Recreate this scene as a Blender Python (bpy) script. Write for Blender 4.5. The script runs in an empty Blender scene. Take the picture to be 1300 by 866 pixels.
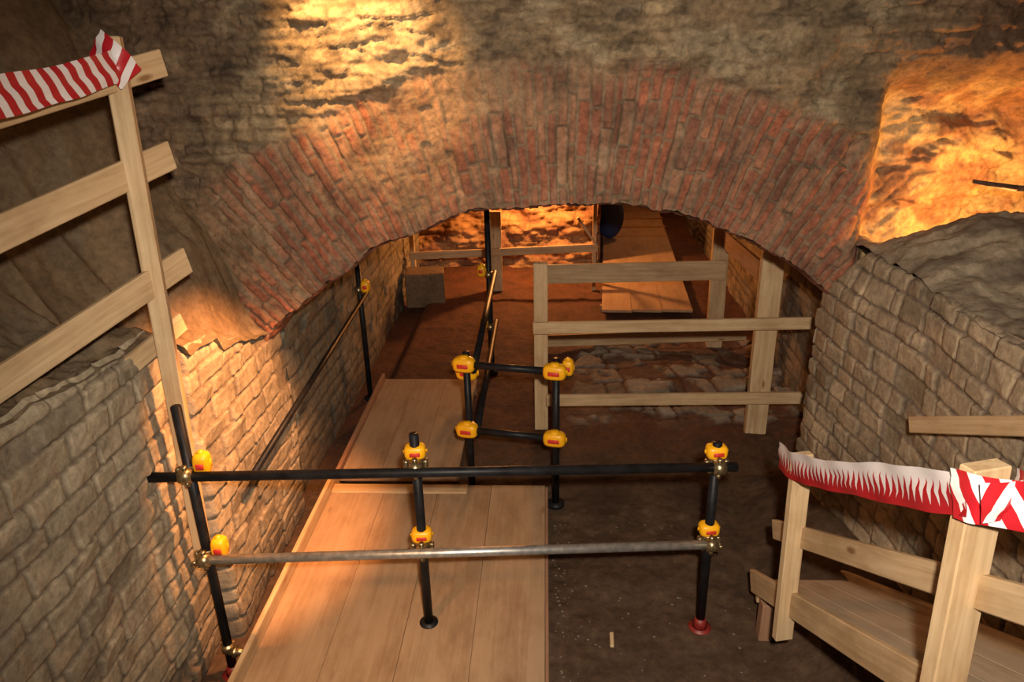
import bpy, bmesh, math, random
import numpy as np
from mathutils import Vector, Matrix

scene=bpy.context.scene
random.seed(7)
RNG=np.random.RandomState(11)
TAB=RNG.rand(256,256)

# ------------------------------------------------------------------ noise
def h2(i,j,s=0):
    i=np.asarray(i).astype(np.int64); j=np.asarray(j).astype(np.int64)
    return TAB[(i*7+s*31+j*3+(i*j)%5)%256,(j*13+s*17+i)%256]
def vn(x,y,s=0):
    xi=np.floor(x);yi=np.floor(y);fx=x-xi;fy=y-yi
    fx=fx*fx*(3-2*fx);fy=fy*fy*(3-2*fy)
    xi=xi.astype(np.int64);yi=yi.astype(np.int64)
    g=lambda a,b:TAB[(a+s*37)%256,(b+s*91)%256]
    return (g(xi,yi)*(1-fx)+g(xi+1,yi)*fx)*(1-fy)+(g(xi,yi+1)*(1-fx)+g(xi+1,yi+1)*fx)*fy
def fbm(x,y,s=0,o=4):
    t=0;a=.5;n=0
    for k in range(o):
        t=t+a*vn(x*2**k+k*5.3,y*2**k+k*9.1,s+k);n+=a;a*=.5
    return t/n
def ss(a,b,x):
    t=np.clip((x-a)/(b-a),0,1);return t*t*(3-2*t)
def blocks(U,V,h,w,seed=0,jit=.5,warp=.02,wf=3.,r=.014,vj=.30):
    U=U+(fbm(U*wf,V*wf,seed+5,3)-.5)*2*warp
    V=V+(fbm(U*wf+30,V*wf,seed+9,3)-.5)*2*warp
    v=V/h
    jv=lambda j:j+(h2(j,j*0+3,seed)-.5)*vj
    j=np.floor(v); j=np.where(v<jv(j),j-1,j); j=np.where(v>=jv(j+1),j+1,j)
    d1=v-jv(j); d2=jv(j+1)-v
    ww=w*(.8+.45*h2(j,j*0+8,seed))
    u=U/ww+h2(j,j*0,seed+2)*7
    ju=lambda i:i+(h2(i,j,seed+4)-.5)*jit
    i=np.floor(u); i=np.where(u<ju(i),i-1,i); i=np.where(u>=ju(i+1),i+1,i)
    e1=u-ju(i);e2=ju(i+1)-u
    dv=np.minimum(d1,d2)*h; du=np.minimum(e1,e2)*ww
    d=np.minimum(dv,du)
    cr=r-np.sqrt(np.clip(r-dv,0,None)**2+np.clip(r-du,0,None)**2)
    d=np.minimum(d,np.where(d<r,cr,d))
    tilt=(e1-e2)*(h2(i,j,seed+7)-.5)+(d1-d2)*(h2(i,j,seed+8)-.5)
    return d,h2(i,j,seed+1),h2(i,j,seed+6),tilt

# ------------------------------------------------------------------ materials
def newmat(name):
    m=bpy.data.materials.new(name);m.use_nodes=True
    nt=m.node_tree;nt.nodes.clear()
    o=nt.nodes.new('ShaderNodeOutputMaterial');b=nt.nodes.new('ShaderNodeBsdfPrincipled')
    nt.links.new(b.outputs[0],o.inputs[0])
    return m,nt,b
def N(nt,t,**k):
    n=nt.nodes.new(t)
    for a,v in k.items():
        if a in n.inputs: n.inputs[a].default_value=v
        else: setattr(n,a,v)
    return n
def ramp(nt,stops):
    r=nt.nodes.new('ShaderNodeValToRGB');e=r.color_ramp.elements
    while len(e)<len(stops):e.new(.5)
    for x,(p,c) in zip(e,stops):
        x.position=p;x.color=(*c,1) if len(c)==3 else c
    return r
def surf_mat(name,scale=30.,bump=.6,rough=.9,var=.35):
    m,nt,b=newmat(name);L=nt.links.new
    at=N(nt,'ShaderNodeAttribute',attribute_name='col')
    tc=N(nt,'ShaderNodeTexCoord')
    n1=N(nt,'ShaderNodeTexNoise',Scale=scale,Detail=8.,Roughness=.7)
    n2=N(nt,'ShaderNodeTexNoise',Scale=scale*.15,Detail=5.,Roughness=.6)
    L(tc.outputs['Object'],n1.inputs['Vector']);L(tc.outputs['Object'],n2.inputs['Vector'])
    r1=ramp(nt,[(.3,(1-var,)*3),(.7,(1+var,)*3)]);L(n1.outputs[0],r1.inputs[0])
    r2=ramp(nt,[(.3,(1-var*.8,)*3),(.7,(1+var*.8,1+var*.75,1+var*.6))]);L(n2.outputs[0],r2.inputs[0])
    m1=N(nt,'ShaderNodeMix',data_type='RGBA',blend_type='MULTIPLY');m1.inputs[0].default_value=1
    m2=N(nt,'ShaderNodeMix',data_type='RGBA',blend_type='MULTIPLY');m2.inputs[0].default_value=1
    L(at.outputs['Color'],m1.inputs[6]);L(r1.outputs[0],m1.inputs[7])
    L(m1.outputs[2],m2.inputs[6]);L(r2.outputs[0],m2.inputs[7])
    L(m2.outputs[2],b.inputs['Base Color'])
    bp=N(nt,'ShaderNodeBump',Strength=bump,Distance=.012)
    L(n1.outputs[0],bp.inputs['Height']);L(bp.outputs[0],b.inputs['Normal'])
    b.inputs['Roughness'].default_value=rough
    b.inputs['Specular IOR Level'].default_value=.25
    return m
M_STONE=surf_mat('stone_masonry',34,.65,.9,.32)
M_BRICK=surf_mat('brick_and_plaster',26,1.,.92,.45)
M_SOIL=surf_mat('packed_soil',22,.8,.85,.35)
def wood_mat(name,c0,c1,rough=.6,kn=.8,st=(.72,.66,.6)):
    m,nt,b=newmat(name);L=nt.links.new
    at=N(nt,'ShaderNodeAttribute',attribute_name='lc')
    mp=N(nt,'ShaderNodeMapping');mp.inputs['Scale'].default_value=(1.6,38,38)
    L(at.outputs['Vector'],mp.inputs['Vector'])
    n=N(nt,'ShaderNodeTexNoise',Scale=1.,Detail=6.,Roughness=.6,Distortion=.7);L(mp.outputs[0],n.inputs['Vector'])
    mp2=N(nt,'ShaderNodeMapping');mp2.inputs['Scale'].default_value=(2.5,5,5)
    L(at.outputs['Vector'],mp2.inputs['Vector'])
    n2=N(nt,'ShaderNodeTexNoise',Scale=1.,Detail=5.,Roughness=.65);L(mp2.outputs[0],n2.inputs['Vector'])
    r=ramp(nt,[(.3,c0),(.68,c1)]);L(n.outputs[0],r.inputs[0])
    r2=ramp(nt,[(.28,st),(.55,(1,1,1))]);L(n2.outputs[0],r2.inputs[0])
    mx=N(nt,'ShaderNodeMix',data_type='RGBA',blend_type='MULTIPLY');mx.inputs[0].default_value=1
    L(r.outputs[0],mx.inputs[6]);L(r2.outputs[0],mx.inputs[7])
    vo=N(nt,'ShaderNodeTexVoronoi',Scale=1.)
    mp3=N(nt,'ShaderNodeMapping');mp3.inputs['Scale'].default_value=(2.2,7,7)
    L(at.outputs['Vector'],mp3.inputs['Vector']);L(mp3.outputs[0],vo.inputs['Vector'])
    rk=ramp(nt,[(.05,(.35,.2,.1)),(.12,(1,1,1))]);L(vo.outputs['Distance'],rk.inputs[0])
    mk=N(nt,'ShaderNodeMix',data_type='RGBA',blend_type='MULTIPLY');mk.inputs[0].default_value=kn
    L(mx.outputs[2],mk.inputs[6]);L(rk.outputs[0],mk.inputs[7])
    L(mk.outputs[2],b.inputs['Base Color'])
    bp=N(nt,'ShaderNodeBump',Strength=.25,Distance=.003);L(n.outputs[0],bp.inputs['Height']);L(bp.outputs[0],b.inputs['Normal'])
    b.inputs['Roughness'].default_value=rough
    b.inputs['Specular IOR Level'].default_value=.3
    return m
M_PINE=wood_mat('pine_lumber',(.42,.28,.15),(.60,.44,.265))
M_PLANK=wood_mat('walkway_plywood',(.33,.21,.12),(.40,.27,.165),.6,.4,(.70,.64,.58))
M_RAMP=wood_mat('ramp_plywood',(.46,.35,.24),(.58,.46,.33),.6,.4,(.75,.7,.65))
M_OLDWOOD=wood_mat('dusty_plank',(.24,.125,.075),(.38,.215,.13))
def simple(name,c,rough=.5,metal=0.,nscale=60.,var=.25,bump=.1,coat=0.,spec=.5):
    m,nt,b=newmat(name);L=nt.links.new
    tc=N(nt,'ShaderNodeTexCoord');n=N(nt,'ShaderNodeTexNoise',Scale=nscale,Detail=5.)
    L(tc.outputs['Object'],n.inputs['Vector'])
    r=ramp(nt,[(.3,tuple(x*(1-var) for x in c)),(.7,tuple(min(1,x*(1+var)) for x in c))]);L(n.outputs[0],r.inputs[0])
    L(r.outputs[0],b.inputs['Base Color'])
    bp=N(nt,'ShaderNodeBump',Strength=bump,Distance=.003);L(n.outputs[0],bp.inputs['Height']);L(bp.outputs[0],b.inputs['Normal'])
    b.inputs['Roughness'].default_value=rough;b.inputs['Metallic'].default_value=metal
    b.inputs['Coat Weight'].default_value=coat
    b.inputs['Specular IOR Level'].default_value=spec
    return m
M_BLACK=simple('black_painted_steel',(.010,.010,.012),.45,.0,14,.5,.4,.0,.2)
M_SILV=simple('galvanised_steel',(.42,.41,.40),.42,.75,30,.3)
M_BRASS=simple('clamp_steel',(.36,.29,.17),.35,.9,80,.4,.3)
M_YEL=simple('yellow_plastic',(.88,.42,.008),.4,0,20,.08,.03)
M_RED=simple('red_label',(.55,.03,.02),.5)
M_REDP=simple('red_base_plate',(.22,.02,.015),.5)
M_BLUE=simple('blue_fabric',(.02,.035,.12),.8)
M_PEB=simple('pebble_stone',(.15,.115,.085),.9)
M_ROOT=simple('root_bark',(.07,.035,.02),.9,0,30,.4,.8)
def tape_mat(name,mode):
    m,nt,b=newmat(name);L=nt.links.new
    uv=N(nt,'ShaderNodeUVMap',uv_map='UVMap');s=N(nt,'ShaderNodeSeparateXYZ');L(uv.outputs[0],s.inputs[0])
    def mth(op,a,c=None):
        n=nt.nodes.new('ShaderNodeMath');n.operation=op
        for k,x in enumerate((a,c)):
            if x is None: continue
            if isinstance(x,(int,float)): n.inputs[k].default_value=x
            else: L(x,n.inputs[k])
        return n.outputs[0]
    if mode=='diag':
        f=mth('FRACT',mth('ADD',mth('MULTIPLY',s.outputs[0],15.),mth('MULTIPLY',s.outputs[1],.75)))
        red=mth('LESS_THAN',f,.52)
    else:
        # two layers of diagonal tape lying over each other: interleaved teeth
        f=mth('FRACT',mth('ADD',mth('MULTIPLY',s.outputs[0],24.),mth('MULTIPLY',s.outputs[1],.25)))
        g=mth('PINGPONG',mth('MULTIPLY',f,2.),1.)
        red=mth('LESS_THAN',s.outputs[1],mth('ADD',mth('MULTIPLY',g,.62),.17))
    mx=N(nt,'ShaderNodeMix',data_type='RGBA');L(red,mx.inputs[0])
    mx.inputs[6].default_value=(.72,.68,.70,1);mx.inputs[7].default_value=(.40,.012,.02,1)
    L(mx.outputs[2],b.inputs['Base Color']);b.inputs['Roughness'].default_value=.35
    return m
M_TAPE_D=tape_mat('barrier_tape_diagonal','diag');M_TAPE_Z=tape_mat('barrier_tape_zigzag','zig')

# ------------------------------------------------------------------ mesh helpers
def grid_obj(name,P,C,mat,flip=False):
    n,m=P.shape[:2]
    me=bpy.data.meshes.new(name)
    idx=np.arange(n*m).reshape(n,m)
    a=idx[:-1,:-1].ravel();b=idx[1:,:-1].ravel();c=idx[1:,1:].ravel();d=idx[:-1,1:].ravel()
    q=np.stack([a,d,c,b] if flip else [a,b,c,d],1).astype(np.int32)
    me.vertices.add(n*m);me.vertices.foreach_set('co',P.reshape(-1).astype(np.float32))
    me.loops.add(q.size);me.loops.foreach_set('vertex_index',q.ravel())
    me.polygons.add(len(q));me.polygons.foreach_set('loop_start',np.arange(0,q.size,4,dtype=np.int32))
    me.polygons.foreach_set('use_smooth',np.ones(len(q),dtype=bool))
    me.update(calc_edges=True)
    at=me.color_attributes.new('col','FLOAT_COLOR','POINT')
    C4=np.concatenate([C,np.ones(C.shape[:2]+(1,))],2)
    at.data.foreach_set('color',C4.reshape(-1).astype(np.float32))
    me.materials.append(mat)
    o=bpy.data.objects.new(name,me);scene.collection.objects.link(o);return o
def mixc(a,b,t):
    return a*(1-t[...,None])+b*t[...,None]
def cc(*c):return np.array(c,float)

class MB:
    def __init__(s,name):
        s.name=name;s.bm=bmesh.new();s.lc=s.bm.verts.layers.float_vector.new('lc');s.mats=[]
    def mi(s,m):
        if m not in s.mats:s.mats.append(m)
        return s.mats.index(m)
    def _merge(s,t,mat,smooth,lcf=None):
        k=s.mi(mat);mp={}
        for v in t.verts:
            nv=s.bm.verts.new(v.co)
            mp[v]=nv
            nv[s.lc]=lcf[v] if lcf else v.co
        for f in t.faces:
            try:nf=s.bm.faces.new([mp[v] for v in f.verts])
            except ValueError:continue
            nf.material_index=k;nf.smooth=smooth
        t.free()
    def beam(s,p0,p1,w,h,mat,up=(0,0,1),bev=.004,seg=1,twist=0):
        """lumber from p0 to p1; w = across, h = along up"""
        p0=Vector(p0);p1=Vector(p1);d=p1-p0;Ln=d.length;x=d.normalized()
        upv=Vector(up);y=upv.cross(x).normalized();z=x.cross(y)
        t=bmesh.new();bmesh.ops.create_cube(t,size=1)
        for v in t.verts:v.co=Vector((v.co.x*Ln,v.co.y*w,v.co.z*h))
        if bev>0:bmesh.ops.bevel(t,geom=list(t.edges),offset=bev,segments=seg,affect='EDGES')
        c=(p0+p1)/2;off=Vector((random.uniform(0,50),random.uniform(0,9),random.uniform(0,9)));lc={}
        for v in t.verts:
            lc[v]=v.co+off
            v.co=c+x*v.co.x+y*v.co.y+z*v.co.z
        s._merge(t,mat,False,lc)
    def cyl(s,p0,p1,r,mat,r2=None,seg=20,bev=0):
        p0=Vector(p0);p1=Vector(p1);d=p1-p0
        t=bmesh.new();bmesh.ops.create_cone(t,cap_ends=True,segments=seg,radius1=r,radius2=r if r2 is None else r2,depth=d.length)
        if bev:
            es=[e for e in t.edges if abs(e.verts[0].co.z-e.verts[1].co.z)<1e-5]
            bmesh.ops.bevel(t,geom=es,offset=bev,segments=2,affect='EDGES')
        q=Vector((0,0,1)).rotation_difference(d.normalized())
        c=(p0+p1)/2
        for v in t.verts:v.co=c+q@v.co
        s._merge(t,mat,True)
    def ico(s,c,sc,mat,rot=None,sub=2,pw=1.,smooth=True):
        """superellipsoid: pw<1 squares the ball off"""
        t=bmesh.new();bmesh.ops.create_icosphere(t,subdivisions=sub,radius=1)
        for v in t.verts:
            k=[math.copysign(abs(a)**pw,a) for a in v.co]
            q=Vector((k[0]*sc[0],k[1]*sc[1],k[2]*sc[2]))
            if rot:q=rot@q
            v.co=Vector(c)+q
        s._merge(t,mat,smooth)
    def rbox(s,c,sz,mat,rot=None,bev=.012,seg=3):
        t=bmesh.new();bmesh.ops.create_cube(t,size=1)
        for v in t.verts:v.co=Vector((v.co.x*sz[0],v.co.y*sz[1],v.co.z*sz[2]))
        bmesh.ops.bevel(t,geom=list(t.edges),offset=bev,segments=seg,affect='EDGES')
        for v in t.verts:
            q=v.co.copy()
            if rot:q=rot@q
            v.co=Vector(c)+q
        s._merge(t,mat,True)
    def coupler(s,c,rail,face=(0,-1,0),cap='up',metal=True,side=1):
        """scaffold coupler round a vertical post (axis z) and a rail direction, with a yellow safety cap"""
        c=Vector(c);r=Vector(rail).normalized();f=Vector(face).normalized();z=Vector((0,0,1))
        cm=c+f*.026
        if metal:
            s.cyl(c-z*.028,c+z*.028,.036,M_BRASS,bev=.004)
            s.cyl(cm+f*.026-r*.03,cm+f*.026+r*.03,.036,M_BRASS,bev=.004)
            for sx in (-1,1):
                b0=c+r*sx*.048
                s.rbox(b0+f*.01,(.022,.03,.045),M_BRASS,bev=.004,seg=1)
                s.cyl(b0+f*.01-z*.01-f*.03,b0+f*.01-z*.01+f*.045,.008,M_BRASS,seg=8)
                s.cyl(b0+f*.055-z*.01,b0+f*.068-z*.01,.014,M_BRASS,seg=6)
            s.cyl(cm+f*.026-z*.058,cm+f*.026-z*.034,.012,M_BRASS,seg=6)
            s.cyl(cm+f*.026+z*.034,cm+f*.026+z*.052,.014,M_BRASS,seg=6)
        else:
            s.cyl(c-z*.03,c+z*.03,.034,M_BRASS,bev=.004)
        rot=Matrix((tuple(r),tuple(f),(0,0,1))).transposed()
        if cap=='up':cp=c+z*.062-f*.005;sz=(.115,.09,.075)
        elif cap=='side':cp=c+r*side*.065+z*.035;sz=(.085,.09,.115)
        else:cp=c+f*.05;sz=(.165,.10,.105)
        s.ico(cp,(sz[0]*.46,sz[1]*.46,sz[2]*.5),M_YEL,rot,3,.6)
        s.rbox(cp,(sz[0]*1.02,sz[1]*.32,sz[2]*.55),M_YEL,rot,bev=.012,seg=3)
        s.cyl(cp+z*sz[2]*.36,cp+z*sz[2]*.60,sz[0]*.22,M_YEL,r2=sz[0]*.16,bev=.003)
        s.rbox(cp+f*(sz[1]*.46),(sz[0]*.45,.008,sz[2]*.28),M_RED,rot,bev=.003,seg=1)
    def done(s):
        bmesh.ops.recalc_face_normals(s.bm,faces=list(s.bm.faces))
        me=bpy.data.meshes.new(s.name);s.bm.to_mesh(me);s.bm.free()
        for m in s.mats:me.materials.append(m)
        o=bpy.data.objects.new(s.name,me);scene.collection.objects.link(o);return o

def tape(name,path,width,mat,amp=.008):
    """ribbon following path (list of centre points), vertical width"""
    pts=[Vector(p) for p in path];dense=[];U=[];u=0
    for a,b in zip(pts[:-1],pts[1:]):
        n=max(2,int((b-a).length/.015))
        for k in range(n):
            dense.append(a.lerp(b,k/n))
    dense.append(pts[-1])
    for _ in range(3):
        dense=[dense[0]]+[(dense[i-1]+dense[i]*2+dense[i+1])/4 for i in range(1,len(dense)-1)]+[dense[-1]]
    for i,p in enumerate(dense):
        if i:u+=(p-dense[i-1]).length
        U.append(u)
    m=7;vs=[];fs=[];uvs=[]
    for i,p in enumerate(dense):
        d=(dense[min(i+1,len(dense)-1)]-dense[max(i-1,0)]).normalized()
        nrm=d.cross(Vector((0,0,1)))
        nrm=nrm.normalized() if nrm.length>.01 else Vector((0,-1,0))
        w=nrm.cross(d).normalized()
        if w.z<0:w=-w
        ww=width*(1+.05*math.sin(U[i]*7)+.03*math.sin(U[i]*19+1))
        for j in range(m):
            t=j/(m-1)-.5
            wv=amp*(math.sin(U[i]*26+t*5)+math.sin(U[i]*13-t*9+2)+.7*math.sin(t*14+U[i]*6))
            vs.append(p+w*t*ww+nrm*wv);uvs.append((U[i],t+.5))
    for i in range(len(dense)-1):
        for j in range(m-1):
            fs.append((i*m+j,(i+1)*m+j,(i+1)*m+j+1,i*m+j+1))
    me=bpy.data.meshes.new(name);me.from_pydata(vs,[],fs)
    ul=me.uv_layers.new(name='UVMap')
    for l in me.loops:ul.data[l.index].uv=uvs[l.vertex_index]
    for p in me.polygons:p.use_smooth=True
    me.materials.append(mat)
    o=bpy.data.objects.new(name,me);scene.collection.objects.link(o);return o

# ================================================================== ROOM SHELL
YA=4.2;CX=.12;CZ=-.35;R0=2.5
# ---- arch wall (polar height field)
th=np.radians(np.linspace(-97,97,1150))
rr=np.concatenate([np.linspace(R0,3.4,105),np.linspace(3.410,4.7,125),np.linspace(4.74,6.4,20)])
T,R=np.meshgrid(th,rr,indexing='ij')
wob=(fbm(T*9,T*0+2,3,3)-.5)*.06*ss(2.9,2.5,R)+(fbm(T*60,T*0+2,4,2)-.5)*.025*ss(2.6,2.5,R)
R_=R+wob
X=CX+np.sin(T)*R_;Z=CZ+np.cos(T)*R_
ringT=.74+.14*(fbm(T*6,T*0,40,3)-.5)+.08*ss(0,-.6,T)
inring=ss(.07,-.05,(R-R0)-ringT+.12*(fbm(X*6,Z*6,41,4)-.5))
d,idc,idh,tl=blocks((R-R0)+.06,T*2.85,.058,.25,seed=3,jit=.35,warp=.012,wf=4,r=.008)
vh=ss(0,.015,d)
pl=ss(.48,.68,fbm(X*2.1,Z*2.1,60,5)+.07*ss(-.2,-1.4,X)+.02)
gone=ss(.85,.92,idh)
ring_h=vh*(.010+.019*idh)*(1-.7*pl)*(1-gone)-.02*gone+(fbm(X*14,Z*14,12,5)-.5)*.04+(fbm(X*3,Z*3,13,3)-.5)*.06
brick=mixc(cc(.30,.102,.058),cc(.185,.078,.05),idc)
brick=mixc(brick,cc(.28,.155,.095),ss(.55,.92,idh)*.7)
mort=cc(.185,.135,.09)
ringc=mixc(mort*np.ones(X.shape+(3,)),brick,vh*.96)
ringc=mixc(ringc,cc(.245,.165,.098),pl*.66)
ringc=mixc(ringc,cc(.28,.205,.135),ss(.60,.76,fbm(X*11,Z*5,63,4))*.45)
ringc=mixc(ringc,cc(.10,.06,.045),ss(.60,.72,fbm(X*5,Z*5,64,5))*.45)
# rubble / small brick courses above
d2,id2,ih2,tl2=blocks(X,Z,.068,.21,seed=9,jit=.5,warp=.035,wf=2.2)
er=ss(.38,.60,fbm(X*1.6+9,Z*1.6,70,4))
bh=ss(0,.014,d2)
wall_h=bh*(.006+.022*ih2)*(.2+.8*er)+(fbm(X*10,Z*13,22,6)-.5)*.085+(fbm(X*1.2,Z*1.2,25,2)-.5)*.12
wall_h=wall_h-.02*ss(.58,.64,fbm(X*4,Z*16,27,4))
stone=mixc(cc(.215,.152,.09),cc(.30,.225,.14),id2)
stone=mixc(stone,cc(.14,.11,.08),ss(.7,.9,ih2)*.8)
wallc=mixc(cc(.165,.115,.07)*np.ones(X.shape+(3,)),stone,bh*(.25+.7*er))
wallc=mixc(wallc,cc(.11,.075,.052),ss(.48,.68,fbm(X*1.1+4,Z*1.3,81,5))*.7)
wallc=mixc(wallc,cc(.32,.255,.17),ss(.56,.68,fbm(X*4+4,Z*7,83,6))*.6)
wallc=mixc(wallc,cc(.07,.05,.035),ss(.62,.7,fbm(X*7+4,Z*14,85,4))*.6)
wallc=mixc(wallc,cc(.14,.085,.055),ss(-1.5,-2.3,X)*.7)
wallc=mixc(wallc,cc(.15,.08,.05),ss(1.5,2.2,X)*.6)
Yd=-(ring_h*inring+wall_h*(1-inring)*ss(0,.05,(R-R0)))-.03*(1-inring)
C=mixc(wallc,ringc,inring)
# recess at the right
rec=ss(1.76,2.0,X+.05*(fbm(Z*4,Z*0,90,3)-.5))*ss(2.92,2.58,Z+.14*(fbm(X*3,X*0,91,3)-.5)+.05*(X-2))
recd=.30+.22*(fbm(X*2.2,Z*2.6,95,6)-.5)+.04*ss(.45,.55,fbm(X*3,Z*7,97,4))+.25*ss(2.1,2.9,X)
Yd=Yd*(1-rec*.3)+rec*recd
recc=mixc(cc(.40,.29,.15)*np.ones(X.shape+(3,)),cc(.24,.13,.07),ss(.42,.6,fbm(X*4,Z*6,99,5)))
C=mixc(C,recc,ss(.25,.9,rec))
P=np.stack([X,YA+Yd,Z],2)
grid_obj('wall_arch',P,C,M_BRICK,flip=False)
# ---- soffit
t2=np.radians(np.linspace(-97,97,420));yy=np.linspace(YA,YA+.36,24)
T2,Y2=np.meshgrid(t2,yy,indexing='ij')
d,idc,idh,tl=blocks(Y2,T2*2.5,.078,.24,seed=31,jit=.4,warp=.01)
rad=R0+(fbm(T2*9,T2*0+2,3,3)-.5)*.06-ss(0,.012,d)*.02*ss(YA,YA+.06,Y2)
P=np.stack([CX+np.sin(T2)*rad,Y2-.03,CZ+np.cos(T2)*rad],2)
grid_obj('trim_arch_soffit',P,mixc(cc(.2,.14,.09)*np.ones(P.shape),mixc(cc(.28,.1,.06),cc(.17,.08,.055),idc),ss(0,.012,d)),M_BRICK,flip=True)

# ---- masonry wall helper (runs along Y)
def side_wall(name,x0f,y0,y1,zb,ztf,sgn,h,w,seed,ca,cb,cm,dy=.011,dz=.011,dep=.016,mortw=.011,zres=None,warp=.014,topround=.07,rough=1.,r=.014):
    ny=int((y1-y0)/dy);nz=zres or int(2.1/dz)
    yv=np.linspace(y0,y1,ny);wv=np.linspace(0,1,nz)
    Y,W=np.meshgrid(yv,wv,indexing='ij')
    zt=ztf(Y);Z=zb+W*(zt-zb)
    d,ia,ib,tl=blocks(Y,Z,h,w,seed,.6,warp,2.6,r)
    d=d-.005*fbm(Y*25,Z*25,seed+12,3)
    hh=ss(.0,mortw,d)
    miss=ss(.93,.97,ib)
    H=hh*(dep*(.5+1.*ib)+tl*.014)*(1-miss*1.3)+(fbm(Y*13,Z*13,seed+3,5)-.5)*.020*rough+(fbm(Y*1.5,Z*1.5,seed+4,3)-.5)*.06
    X=x0f(Y,Z)-sgn*H
    tr=ss(zt-topround,zt,Z);X=X+sgn*tr*tr*topround*.6
    c=mixc(ca,cb,ia);c=mixc(c,ca*.6,ss(.75,.95,ib)*.6)
    c=mixc(c,cb*1.2,ss(.60,.72,fbm(Y*6,Z*6,seed+14,4))*.6)
    c=mixc(cm*np.ones(c.shape),c,ss(.1,.8,hh))
    c=c*(.7+.6*fbm(Y*3,Z*3,seed+8,4))[...,None]
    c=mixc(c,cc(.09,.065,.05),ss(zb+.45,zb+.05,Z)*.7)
    P=np.stack([X,Y,Z],2)
    return grid_obj(name,P,c,M_STONE,flip=(sgn>0))

def ztL(Y):
    z=np.interp(Y,[.3,2.2,3.12,3.2,3.5,3.55,4.2,4.5,4.9,12],[1.98,1.85,1.78,1.64,1.62,1.52,1.38,2.3,2.6,2.6])
    return z+(fbm(Y*7,Y*0,45,3)-.5)*.05
xL=lambda Y,Z:-1.86+.11*ss(3.12,3.17,Y)*ss(4.5,4.35,Y)
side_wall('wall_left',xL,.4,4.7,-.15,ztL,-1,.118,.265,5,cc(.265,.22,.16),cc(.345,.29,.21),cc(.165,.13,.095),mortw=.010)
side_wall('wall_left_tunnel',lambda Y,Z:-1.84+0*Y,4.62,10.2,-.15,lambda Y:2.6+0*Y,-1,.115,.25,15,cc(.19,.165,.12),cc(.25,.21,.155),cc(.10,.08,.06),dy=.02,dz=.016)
# earth bank above left wall
yv=np.linspace(.4,4.3,300);xv=np.linspace(0,1,200)
Y,W=np.meshgrid(yv,xv,indexing='ij')
dx=W*2.6
zt=ztL(Y)
Z=zt-.02*ss(.1,0,dx)-.06*ss(.02,.12,dx)*ss(3.1,2.9,Y)+.12*dx*ss(0,.5,dx)+ss(.42,1.5,dx+.3*ss(3.3,4.2,Y))*2.4*(.6+.4*ss(.3,2.2,dx))+(fbm(Y*2.2,dx*2.2,51,3)-.5)*.16*ss(.05,.35,dx)+(fbm(Y*12,dx*12,52,5)-.5)*.10*ss(0,.1,dx)
Z=Z+ss(3.3,4.1,Y)*ss(.05,.3,dx)*.55
Xb=xL(Y,Z)-dx*1.0+.015
c=mixc(cc(.125,.085,.052)*np.ones(Y.shape+(3,)),cc(.20,.14,.085),fbm(Y*3,dx*3,53,5))
c=mixc(c,cc(.18,.145,.10),ss(.5,.62,fbm(Y*2,dx*4,54,5))*.6)
grid_obj('wall_left_earth_bank',np.stack([Xb,Y,Z],2),c,M_SOIL,flip=True)

# right wall
def ztR(Y):return 1.91+(fbm(Y*8,Y*0,46,3)-.5)*.05-.22*ss(3.98,4.22,Y)
def xR(Y,Z):return 1.80-.10*ss(3.2,4.2,Y)*ss(1.95,1.55,Z)
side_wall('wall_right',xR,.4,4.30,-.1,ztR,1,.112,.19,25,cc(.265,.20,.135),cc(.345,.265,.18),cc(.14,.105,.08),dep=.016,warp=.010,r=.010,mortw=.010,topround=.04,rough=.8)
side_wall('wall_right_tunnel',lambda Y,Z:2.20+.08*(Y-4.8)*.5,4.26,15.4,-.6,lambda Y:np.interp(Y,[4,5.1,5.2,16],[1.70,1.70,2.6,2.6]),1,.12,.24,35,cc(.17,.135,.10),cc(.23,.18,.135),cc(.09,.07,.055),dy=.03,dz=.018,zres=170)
xs=np.linspace(1.72,2.35,60);zs=np.linspace(-.1,1.70,170)
X,Z=np.meshgrid(xs,zs,indexing='ij')
d,ia,ib,tl=blocks(X,Z,.105,.2,25,.5,.02,2)
c=mixc(cc(.09,.07,.05)*np.ones(X.shape+(3,)),mixc(cc(.2,.16,.12),cc(.25,.2,.15),ia),ss(0,.014,d))
grid_obj('wall_right_jamb',np.stack([X,4.29+ss(0,.014,d)*.02,Z],2),c,M_STONE,flip=True)
# top of the right wall (rubble core)
yv=np.linspace(.4,5.3,340);xv=np.linspace(0,2.4,200)
Y,DX=np.meshgrid(yv,xv,indexing='ij')
XX=xR(Y,Y*0+1.85)+DX
ridge=np.interp(XX,[1.75,1.9,2.15,2.5,2.8,4.2],[0,.13,.24,.30,.29,.3])*np.exp(-((Y-3.72)/.42)**2)
Z=ztR(np.minimum(Y,3.9))-.02+ridge+(fbm(XX*4,Y*4,55,6)-.5)*.10*ss(0,.15,DX)+(fbm(XX*14,Y*14,56,4)-.5)*.04
Z=Z-.22*ss(3.95,4.2,Y)*ss(1.85,2.1,XX)
XX=XX-.005
c=mixc(cc(.22,.175,.125)*np.ones(Y.shape+(3,)),cc(.31,.245,.175),fbm(XX*4,Y*4,57,5))
c=mixc(c,cc(.13,.095,.07),ss(.5,.64,fbm(XX*6,Y*6,58,4))*.7)
grid_obj('wall_right_rubble_top',np.stack([XX,Y,Z],2),c,M_STONE,flip=False)

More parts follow.
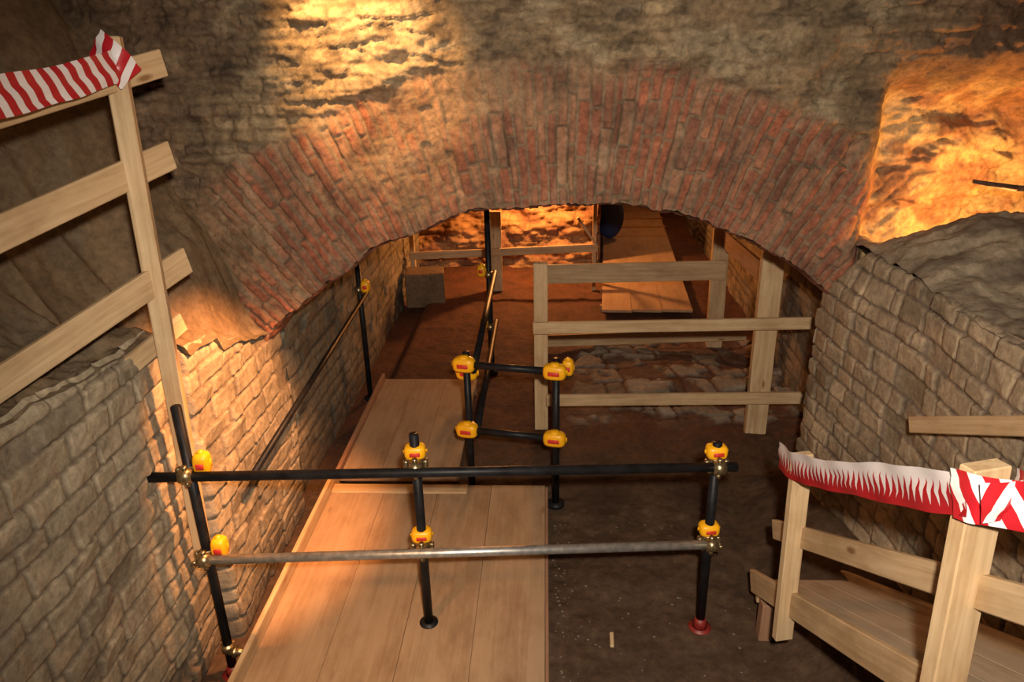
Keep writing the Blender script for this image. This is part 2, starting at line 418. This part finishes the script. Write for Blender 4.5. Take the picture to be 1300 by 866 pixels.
# ---- far walls
def back_wall(name,x0,x1,y,z0,z1,seed,ca,cb,dep=.25):
    xs=np.linspace(x0,x1,int((x1-x0)/.02));zs=np.linspace(z0,z1,int((z1-z0)/.02))
    X,Z=np.meshgrid(xs,zs,indexing='ij')
    n=fbm(X*2.5,Z*5,seed,5);d,ia,ib,tl=blocks(X,Z,.11,.24,seed,.6,.06,2)
    Yv=y-(n-.5)*dep*2-ss(0,.02,d)*.02*ib
    c=mixc(ca*np.ones(X.shape+(3,)),cb,ss(.35,.65,fbm(X*5,Z*9,seed+1,4)))
    c=c*(.65+.35*ss(0,.02,d))[...,None]
    grid_obj(name,np.stack([X,Yv,Z],2),c,M_STONE)
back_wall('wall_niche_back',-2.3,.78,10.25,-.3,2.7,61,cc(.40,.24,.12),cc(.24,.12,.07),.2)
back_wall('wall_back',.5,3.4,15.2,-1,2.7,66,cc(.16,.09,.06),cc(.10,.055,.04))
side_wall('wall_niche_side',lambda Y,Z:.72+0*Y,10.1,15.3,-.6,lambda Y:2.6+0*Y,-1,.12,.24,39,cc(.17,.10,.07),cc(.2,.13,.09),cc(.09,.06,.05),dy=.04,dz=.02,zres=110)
# ---- ceilings
for nm,x0,x1,y0,y1,z in (('ceiling_tunnel',-2.6,3.4,4.50,15.4,2.55),('ceiling',-4.6,4.4,-.2,4.5,4.35)):
    xs=np.linspace(0,1,90);ys=np.linspace(y0,y1,120);X,Y=np.meshgrid(xs,ys,indexing='ij')
    xe=np.interp(Y,[4,5.1,5.2,16],[1.85,1.85,x1,x1]) if nm=='ceiling_tunnel' else x1+0*Y
    X=x0+X*(xe-x0)
    Z=z+(fbm(X*2,Y*2,71,4)-.5)*.25
    grid_obj(nm,np.stack([X,Y,Z],2),np.ones(X.shape+(3,))*cc(.16,.12,.085),M_SOIL,flip=True)

# ---- floor
xs=np.linspace(-2.1,2.9,290);ys=np.concatenate([np.linspace(.3,7.8,470),np.linspace(7.85,15.4,110)])
X,Y=np.meshgrid(xs,ys,indexing='ij')
Z=(fbm(X*2,Y*2,101,4)-.5)*.07+(fbm(X*11,Y*11,102,4)-.5)*.03
Z=Z*ss(-1.9,-.0,X+.6)
bank=ss(1.22,1.75,X+.12*(fbm(Y*2,Y*0,103,3)-.5))*np.interp(Y,[0,3,4.2,4.7],[.42,.42,.30,.0])
Z=Z+bank-.12*ss(-1.45,-1.6,X)
Z=Z-.07*ss(8,15,Y)
d,ia,ib,tl=blocks(X+.25*Y,Y-.1*X,.27,.36,77,.8,.13,1.7,.05)
pm=ss(.42,.50,fbm(X*1.6,Y*1.6,104,3)+.30*ss(.1,.5,X)*ss(5.2,5.6,Y)*ss(7.6,7.0,Y)-.12)*ss(.1,.35,X)*ss(5.3,5.6,Y)*ss(7.7,7.2,Y)
pm=pm*(1-.8*ss(.52,.60,fbm(X*3.1,Y*3.1,109,4)))
sh=ss(0,.03,d)
Z=Z+pm*sh*(.02+.02*ib)
c=mixc(cc(.088,.052,.032)*np.ones(X.shape+(3,)),cc(.056,.033,.021),fbm(X*2.5,Y*2.5,105,5))
c=mixc(c,cc(.095,.038,.022),ss(4.6,5.8,Y)*.85)
c=mixc(c,cc(.13,.09,.06),ss(.62,.75,fbm(X*13,Y*13,106,3))*.3*ss(5,4,Y))
st=mixc(cc(.20,.175,.14),cc(.33,.295,.24),ia)
c=mixc(c,st,pm*sh*(.55+.45*fbm(X*5,Y*5,107,3)))
grid_obj('floor',np.stack([X,Y,Z],2),c,M_SOIL)

pb=MB('gravel_pebbles')
for k in range(120):
    x=random.choice([abs(random.gauss(0,.07))+.04,random.uniform(.05,1.15)]);y=random.uniform(2.7,4.1)
    s=random.uniform(.004,.011)
    if abs(x-.84)<.12 and abs(y-3.16)<.12:continue
    pb.ico((x,y,.010),(s,s*random.uniform(.6,1),s*.6),M_PEB,sub=1)
pb.done()

# ================================================================== WALKWAYS
w=MB('plank_walkway')
xb=-1.5
for i,bw in enumerate([.37,.375,.37,.375]):
    x=xb+bw/2;xb+=bw
    w.beam((x,1.2,.105+.001*(i%2)),(x,4.36,.105+.001*(i%2)),bw-.002,.03,M_PLANK,bev=.001)
w.beam((-1.5,4.30,.127),(-.55,4.30,.127),.10,.014,M_PINE,bev=.002)
w.beam((-1.515,1.2,.11),(-1.515,4.42,.12),.028,.18,M_PINE,bev=.003)
for y in (1.5,2.4,3.3,4.2):w.beam((-1.5,y,.05),(0,y,.05),.08,.09,M_OLDWOOD)
w.beam((.0,1.2,.06),(0,4.36,.06),.02,.10,M_OLDWOOD)
w.done()
w=MB('plank_walkway')
xb=-1.5
for i,bw in enumerate([.29,.285,.285]):
    x=xb+bw/2;xb+=bw
    w.beam((x,4.45,.105),(x,6.12,.105),bw-.002,.03,M_PLANK,bev=.001)
w.beam((-1.515,4.46,.10),(-1.515,6.12,.11),.028,.14,M_OLDWOOD,bev=.003)
for y in (4.6,5.4,6.05):w.beam((-1.5,y,.05),(-.64,y,.05),.08,.09,M_OLDWOOD)
w.done()
w=MB('plank_walkway')
for i in range(3):
    o=i*.35
    w.beam((.82+o,8.0,.10),(1.35+o*.95,14.6,.02),.345,.03,M_PLANK,bev=.002)
for k in range(9):
    t=k/9
    w.beam((.65+.5*t,8.3+6*t,.03),(1.70+.5*t,8.3+6*t,.03),.07,.09,M_OLDWOOD)
w.done()

# ================================================================== SCAFFOLD RAILS
pr=.024
def pole(m,p0,p1,mat=None,r=pr):
    m.cyl(p0,p1,r,mat or M_BLACK,bev=.003)
s=MB('scaffold_guard_rail')
L=(-1.69,2.90);Mi=(-.635,3.04);Rr=(.84,3.16)
pole(s,(L[0],L[1],-.13),(L[0],L[1],1.50));pole(s,(Mi[0],Mi[1],.12),(Mi[0],Mi[1],1.28));pole(s,(Rr[0],Rr[1],0.0),(Rr[0],Rr[1],1.17))
dR=Vector((Rr[0]-L[0],Rr[1]-L[1],0)).normalized();nf=Vector((dR.y,-dR.x,0))
def P2(b,z,f=.05):return Vector((b[0],b[1],z))+nf*f
pole(s,P2(L,1.16)-dR*.17,P2(Rr,1.055)+dR*.09)
pole(s,P2(L,.675)-dR*.03,P2(Rr,.595)+dR*.03,M_SILV)
for b,z,c,sd in ((L,1.16,'side',1),(Mi,1.12,'up',1),(Rr,1.055,'up',1),(L,.675,'side',1),(Mi,.63,'up',1),(Rr,.595,'up',1)):
    s.coupler((b[0],b[1],z),dR,nf,c,True,sd)
s.cyl((L[0],L[1],.04),(L[0],L[1],.09),.034,M_BRASS,bev=.004)
s.cyl((L[0]+.02,L[1]-.03,.065),(L[0]+.11,L[1]-.03,.065),.02,M_BRASS,bev=.004)
s.rbox((L[0]+.05,L[1]-.03,.065),(.03,.05,.05),M_BRASS,bev=.005)
for b,z in ((Rr,.0),(L,-.13)):
    s.cyl((b[0],b[1],z),(b[0],b[1],z+.012),.062,M_REDP,bev=.003)
    s.cyl((b[0],b[1],z+.01),(b[0],b[1],z+.07),.04,M_REDP,r2=.028)
s.cyl((Mi[0],Mi[1],.118),(Mi[0],Mi[1],.13),.05,M_BLACK,bev=.003)
s.done()

s=MB('scaffold_guard_rail')
A=(-.53,4.42);B=(.065,4.30);Cc=(-.53,6.5)
pole(s,(A[0],A[1],0),(A[0],A[1],1.12));pole(s,(B[0],B[1],0),(B[0],B[1],1.12));pole(s,(Cc[0],Cc[1],0),(Cc[0],Cc[1],1.62),None,.027)
d=Vector((B[0]-A[0],B[1]-A[1],0)).normalized();n=Vector((d.y,-d.x,0))
for z in (1.05,.56):
    pole(s,Vector((A[0],A[1],z))+n*.05,Vector((B[0],B[1],z))+n*.05)
    pole(s,(A[0]+.05,A[1]-.05,z-.045),(Cc[0]+.05,Cc[1]+.1,z-.045))
    for b in (A,B):s.coupler((b[0],b[1],z),d,n,'front',False)
s.coupler((A[0],A[1]+.14,.93),d,n,'front',False);s.coupler((B[0]+.08,B[1]+.1,.98),d,n,'side',False,0)
s.coupler((Cc[0],Cc[1]-.02,1.02),d,n,'side',False,-1);s.coupler((Cc[0],Cc[1]-.02,.5),d,n,'side',False,-1)
for b in (A,B,Cc):
    s.cyl((b[0],b[1],.0),(b[0],b[1],.03),.06,M_BLACK,bev=.003)
s.done()
s=MB('scaffold_guard_rail')
D=(-1.68,6.2)
pole(s,(D[0],D[1],-.12),(D[0],D[1],1.32));pole(s,(-1.66,3.45,.77),(-1.64,6.35,.92),None,.02)
s.coupler((D[0],D[1]-.03,.98),(1,0,0),(0,-1,0),'side',False,1)
s.cyl((D[0],D[1],-.13),(D[0],D[1],-.1),.06,M_BLACK,bev=.003)
s.done()

# ================================================================== TIMBER FENCES
f=MB('timber_guard_fence')
fl=(-.04,5.41);fr=(1.69,5.34);br=(1.76,7.17);bl=(-.05,7.17)
f.beam((fl[0],fl[1],0),(fl[0],fl[1],1.44),.075,.11,M_PINE,up=(1,0,0))
f.beam((fr[0]+.02,fr[1],-.02),(fr[0],fr[1],1.60),.07,.165,M_PINE,up=(1,0,0))
f.beam((br[0],br[1],0),(br[0]-.02,br[1],1.27),.07,.16,M_PINE,up=(1,0,0))
f.beam((bl[0],bl[1],0),(bl[0],bl[1],.85),.07,.11,M_PINE,up=(1,0,0))
f.beam((-.10,5.27,.955),(2.05,5.24,1.0),.03,.095,M_PINE)
f.beam((-.0,5.27,.33),(2.05,5.24,.37),.03,.10,M_PINE)
f.beam((-.04,7.10,.83),(1.80,7.10,.86),.03,.20,M_PINE)
f.beam((-.0,7.10,.10),(2.07,7.10,.17),.03,.13,M_PINE)
f.beam((1.76,7.2,1.17),(1.76,5.4,1.25),.03,.17,M_OLDWOOD)
f.done()
f=MB('timber_guard_fence')
f.beam((-.65,9.1,0),(-.65,9.1,1.05),.06,.17,M_PINE,up=(1,0,0))
f.beam((-1.72,9.1,0),(-1.72,9.1,.85),.05,.06,M_PINE,up=(1,0,0))
f.beam((.62,9.1,0),(.62,9.1,1.15),.05,.05,M_PINE,up=(1,0,0))
f.beam((-1.75,9.05,.49),(.66,9.05,.58),.03,.10,M_PINE)
f.beam((.40,9.0,.98),(.66,9.0,.60),.03,.05,M_PINE,up=(0,-1,0))
f.done()
b=MB('stone_block')
b.rbox((-1.52,8.75,.17),(.48,.36,.44),M_STONE,Matrix.Rotation(.12,3,'Z'),bev=.015,seg=1)
o=b.done()
for p in o.data.polygons:p.use_smooth=False
ca=o.data.color_attributes.new('col','FLOAT_COLOR','POINT')
for x in ca.data:x.color=(.15,.105,.07,1)

# left tall railing
f=MB('timber_side_railing')
f.beam((-1.70,3.02,3.06),(-1.765,2.99,.60),.05,.080,M_PINE,up=(1,.25,0))
for p0,p1,h in (((-1.62,3.24,2.957),(-1.95,2.34,2.784),.11),((-1.66,3.24,2.575),(-2.0,2.26,2.375),.125),((-1.66,3.20,2.105),(-2.08,2.02,1.83),.125),((-1.74,3.20,1.80),(-1.86,2.86,1.70),.095)):
    f.beam(p0,p1,.025,h,M_PINE)
f.done()
tape('barrier_tape',[(-1.78,2.10,2.85),(-1.755,2.4,2.875),(-1.71,2.7,2.905),(-1.665,2.96,2.95)],.125,M_TAPE_D,.003)
tape('barrier_tape',[(-1.74,2.975,3.04),(-1.70,2.965,3.0),(-1.66,2.97,2.95),(-1.64,3.0,2.90)],.12,M_TAPE_D,.003)

# right stair/ramp
f=MB('timber_ramp')
sl=Vector((0,-1,.6)).normalized();nn=Vector((0,.6,1)).normalized()
for i in range(3):
    x=1.14+.08+i*.155
    a=Vector((x,3.18,.30));e=a+sl*2.9
    f.beam(a,e,.153,.028,M_RAMP,up=nn,bev=.0015)
a=Vector((1.125,3.24,.26));f.beam(a,a+sl*2.9,.03,.12,M_PINE,up=nn)
a=Vector((1.61,3.24,.26));f.beam(a,a+sl*2.9,.03,.12,M_PINE,up=nn)
f.beam((1.13,3.17,.23),(1.60,3.17,.23),.03,.10,M_PINE)
f.beam((1.17,3.1,-.0),(1.17,3.1,.24),.07,.07,M_OLDWOOD,up=(1,0,0));f.beam((1.55,3.1,.1),(1.55,3.1,.24),.07,.07,M_OLDWOOD,up=(1,0,0))
f.beam((1.10,2.68,.40),(1.09,2.74,1.36),.04,.085,M_PINE,up=(1,.2,0))
f.beam((1.10,1.56,1.25),(1.10,1.62,2.0),.05,.115,M_PINE,up=(1,.3,0))
f.beam((1.135,3.05,.74),(1.15,.9,2.05),.03,.095,M_PINE,up=nn)
f.beam((1.69,3.05,1.33),(1.69,2.2,1.79),.03,.075,M_PINE,up=nn)
f.done()
tape('barrier_tape',[(1.06,2.93,1.24),(1.045,2.74,1.30),(1.045,2.4,1.47),(1.045,2.0,1.70),(1.03,1.68,1.88),(1.03,1.56,1.95)],.115,M_TAPE_Z,amp=.0022)
tape('barrier_tape',[(1.02,1.60,1.93),(1.035,1.53,1.955),(1.09,1.51,1.96),(1.16,1.42,2.0),(1.24,1.15,2.14)],.125,M_TAPE_D,amp=.002)
tape('barrier_tape',[(1.17,1.60,1.94),(1.14,1.515,1.97),(1.07,1.49,1.975),(1.03,1.50,1.965)],.11,M_TAPE_D,amp=.002)

# bits
b=MB('wood_scrap');b.beam((.345,2.98,.03),(.35,3.08,.03),.022,.018,M_PINE);b.done()
b=MB('blue_tarp_bundle');b.ico((1.02,11.5,.44),(.22,.2,.36),M_BLUE,sub=3);b.ico((1.10,11.45,.82),(.14,.14,.16),M_BLUE,sub=3);b.done()
b=MB('tree_root');b.cyl((2.28,4.02,2.27),(2.5,4.0,2.235),.010,M_ROOT,r2=.016);b.cyl((2.5,4.0,2.235),(3.0,4.0,2.19),.016,M_ROOT);b.done()

# ================================================================== LIGHTS
def light(name,kind,loc,e,c,r=.1,target=None,size=1.,blend=.5):
    l=bpy.data.lights.new(name,kind);l.energy=e;l.color=c
    l.shadow_soft_size=r
    if kind=='SPOT':l.spot_size=size;l.spot_blend=blend
    o=bpy.data.objects.new(name,l);o.location=loc;scene.collection.objects.link(o)
    if target is not None:o.rotation_euler=(Vector(target)-Vector(loc)).to_track_quat('-Z','Y').to_euler()
    return o
light('camera_flash','SPOT',(.12,-.05,3.22),720,(1,.86,.69),.05,(.1,4.2,1.15),math.radians(100),.9)
light('warm_lamp_pilaster','SPOT',(-.75,3.15,2.6),640,(1,.40,.13),.05,(-1.8,3.62,.85),math.radians(54),.6)
light('warm_lamp_walkway','SPOT',(-1.25,1.7,2.1),85,(1,.50,.18),.08,(-1.1,2.9,.1),math.radians(60),1.)
light('warm_lamp_vault','SPOT',(-1.15,3.40,3.85),420,(1,.54,.19),.05,(-1.0,4.2,3.10),math.radians(56),.9)
light('warm_lamp_recess','POINT',(2.6,4.13,2.02),58,(1,.44,.11),.04)
light('warm_lamp_niche','POINT',(-.1,9.7,1.5),230,(1,.40,.11),.06)
light('added_fill_passage','POINT',(1.9,12.2,1.9),40,(1,.42,.14),.06)  # added fill light, no known lamp here: brightens the far planks beyond niche lamp's reach
w=bpy.data.worlds.new('cellar_ambient');scene.world=w;w.use_nodes=True
w.node_tree.nodes['Background'].inputs[0].default_value=(1,.75,.5,1);w.node_tree.nodes['Background'].inputs[1].default_value=.03

# ================================================================== CAMERA
F=925.
down=Vector((50/F,-2267/F,-1)).normalized();fyv=Vector((42/F,378.4/F,-1)).normalized();up=-down
fyv=(fyv-up*fyv.dot(up)).normalized();rt=fyv.cross(up).normalized()
cam=bpy.data.cameras.new('camera');cam.sensor_width=36;cam.lens=36*F/1300;cam.clip_start=.05
co=bpy.data.objects.new('camera',cam);scene.collection.objects.link(co)
Mx=Matrix((tuple(rt),tuple(fyv),tuple(up))).to_4x4();Mx.translation=(0,0,3.0)
co.matrix_world=Mx
scene.camera=co
scene.view_settings.view_transform='Standard'
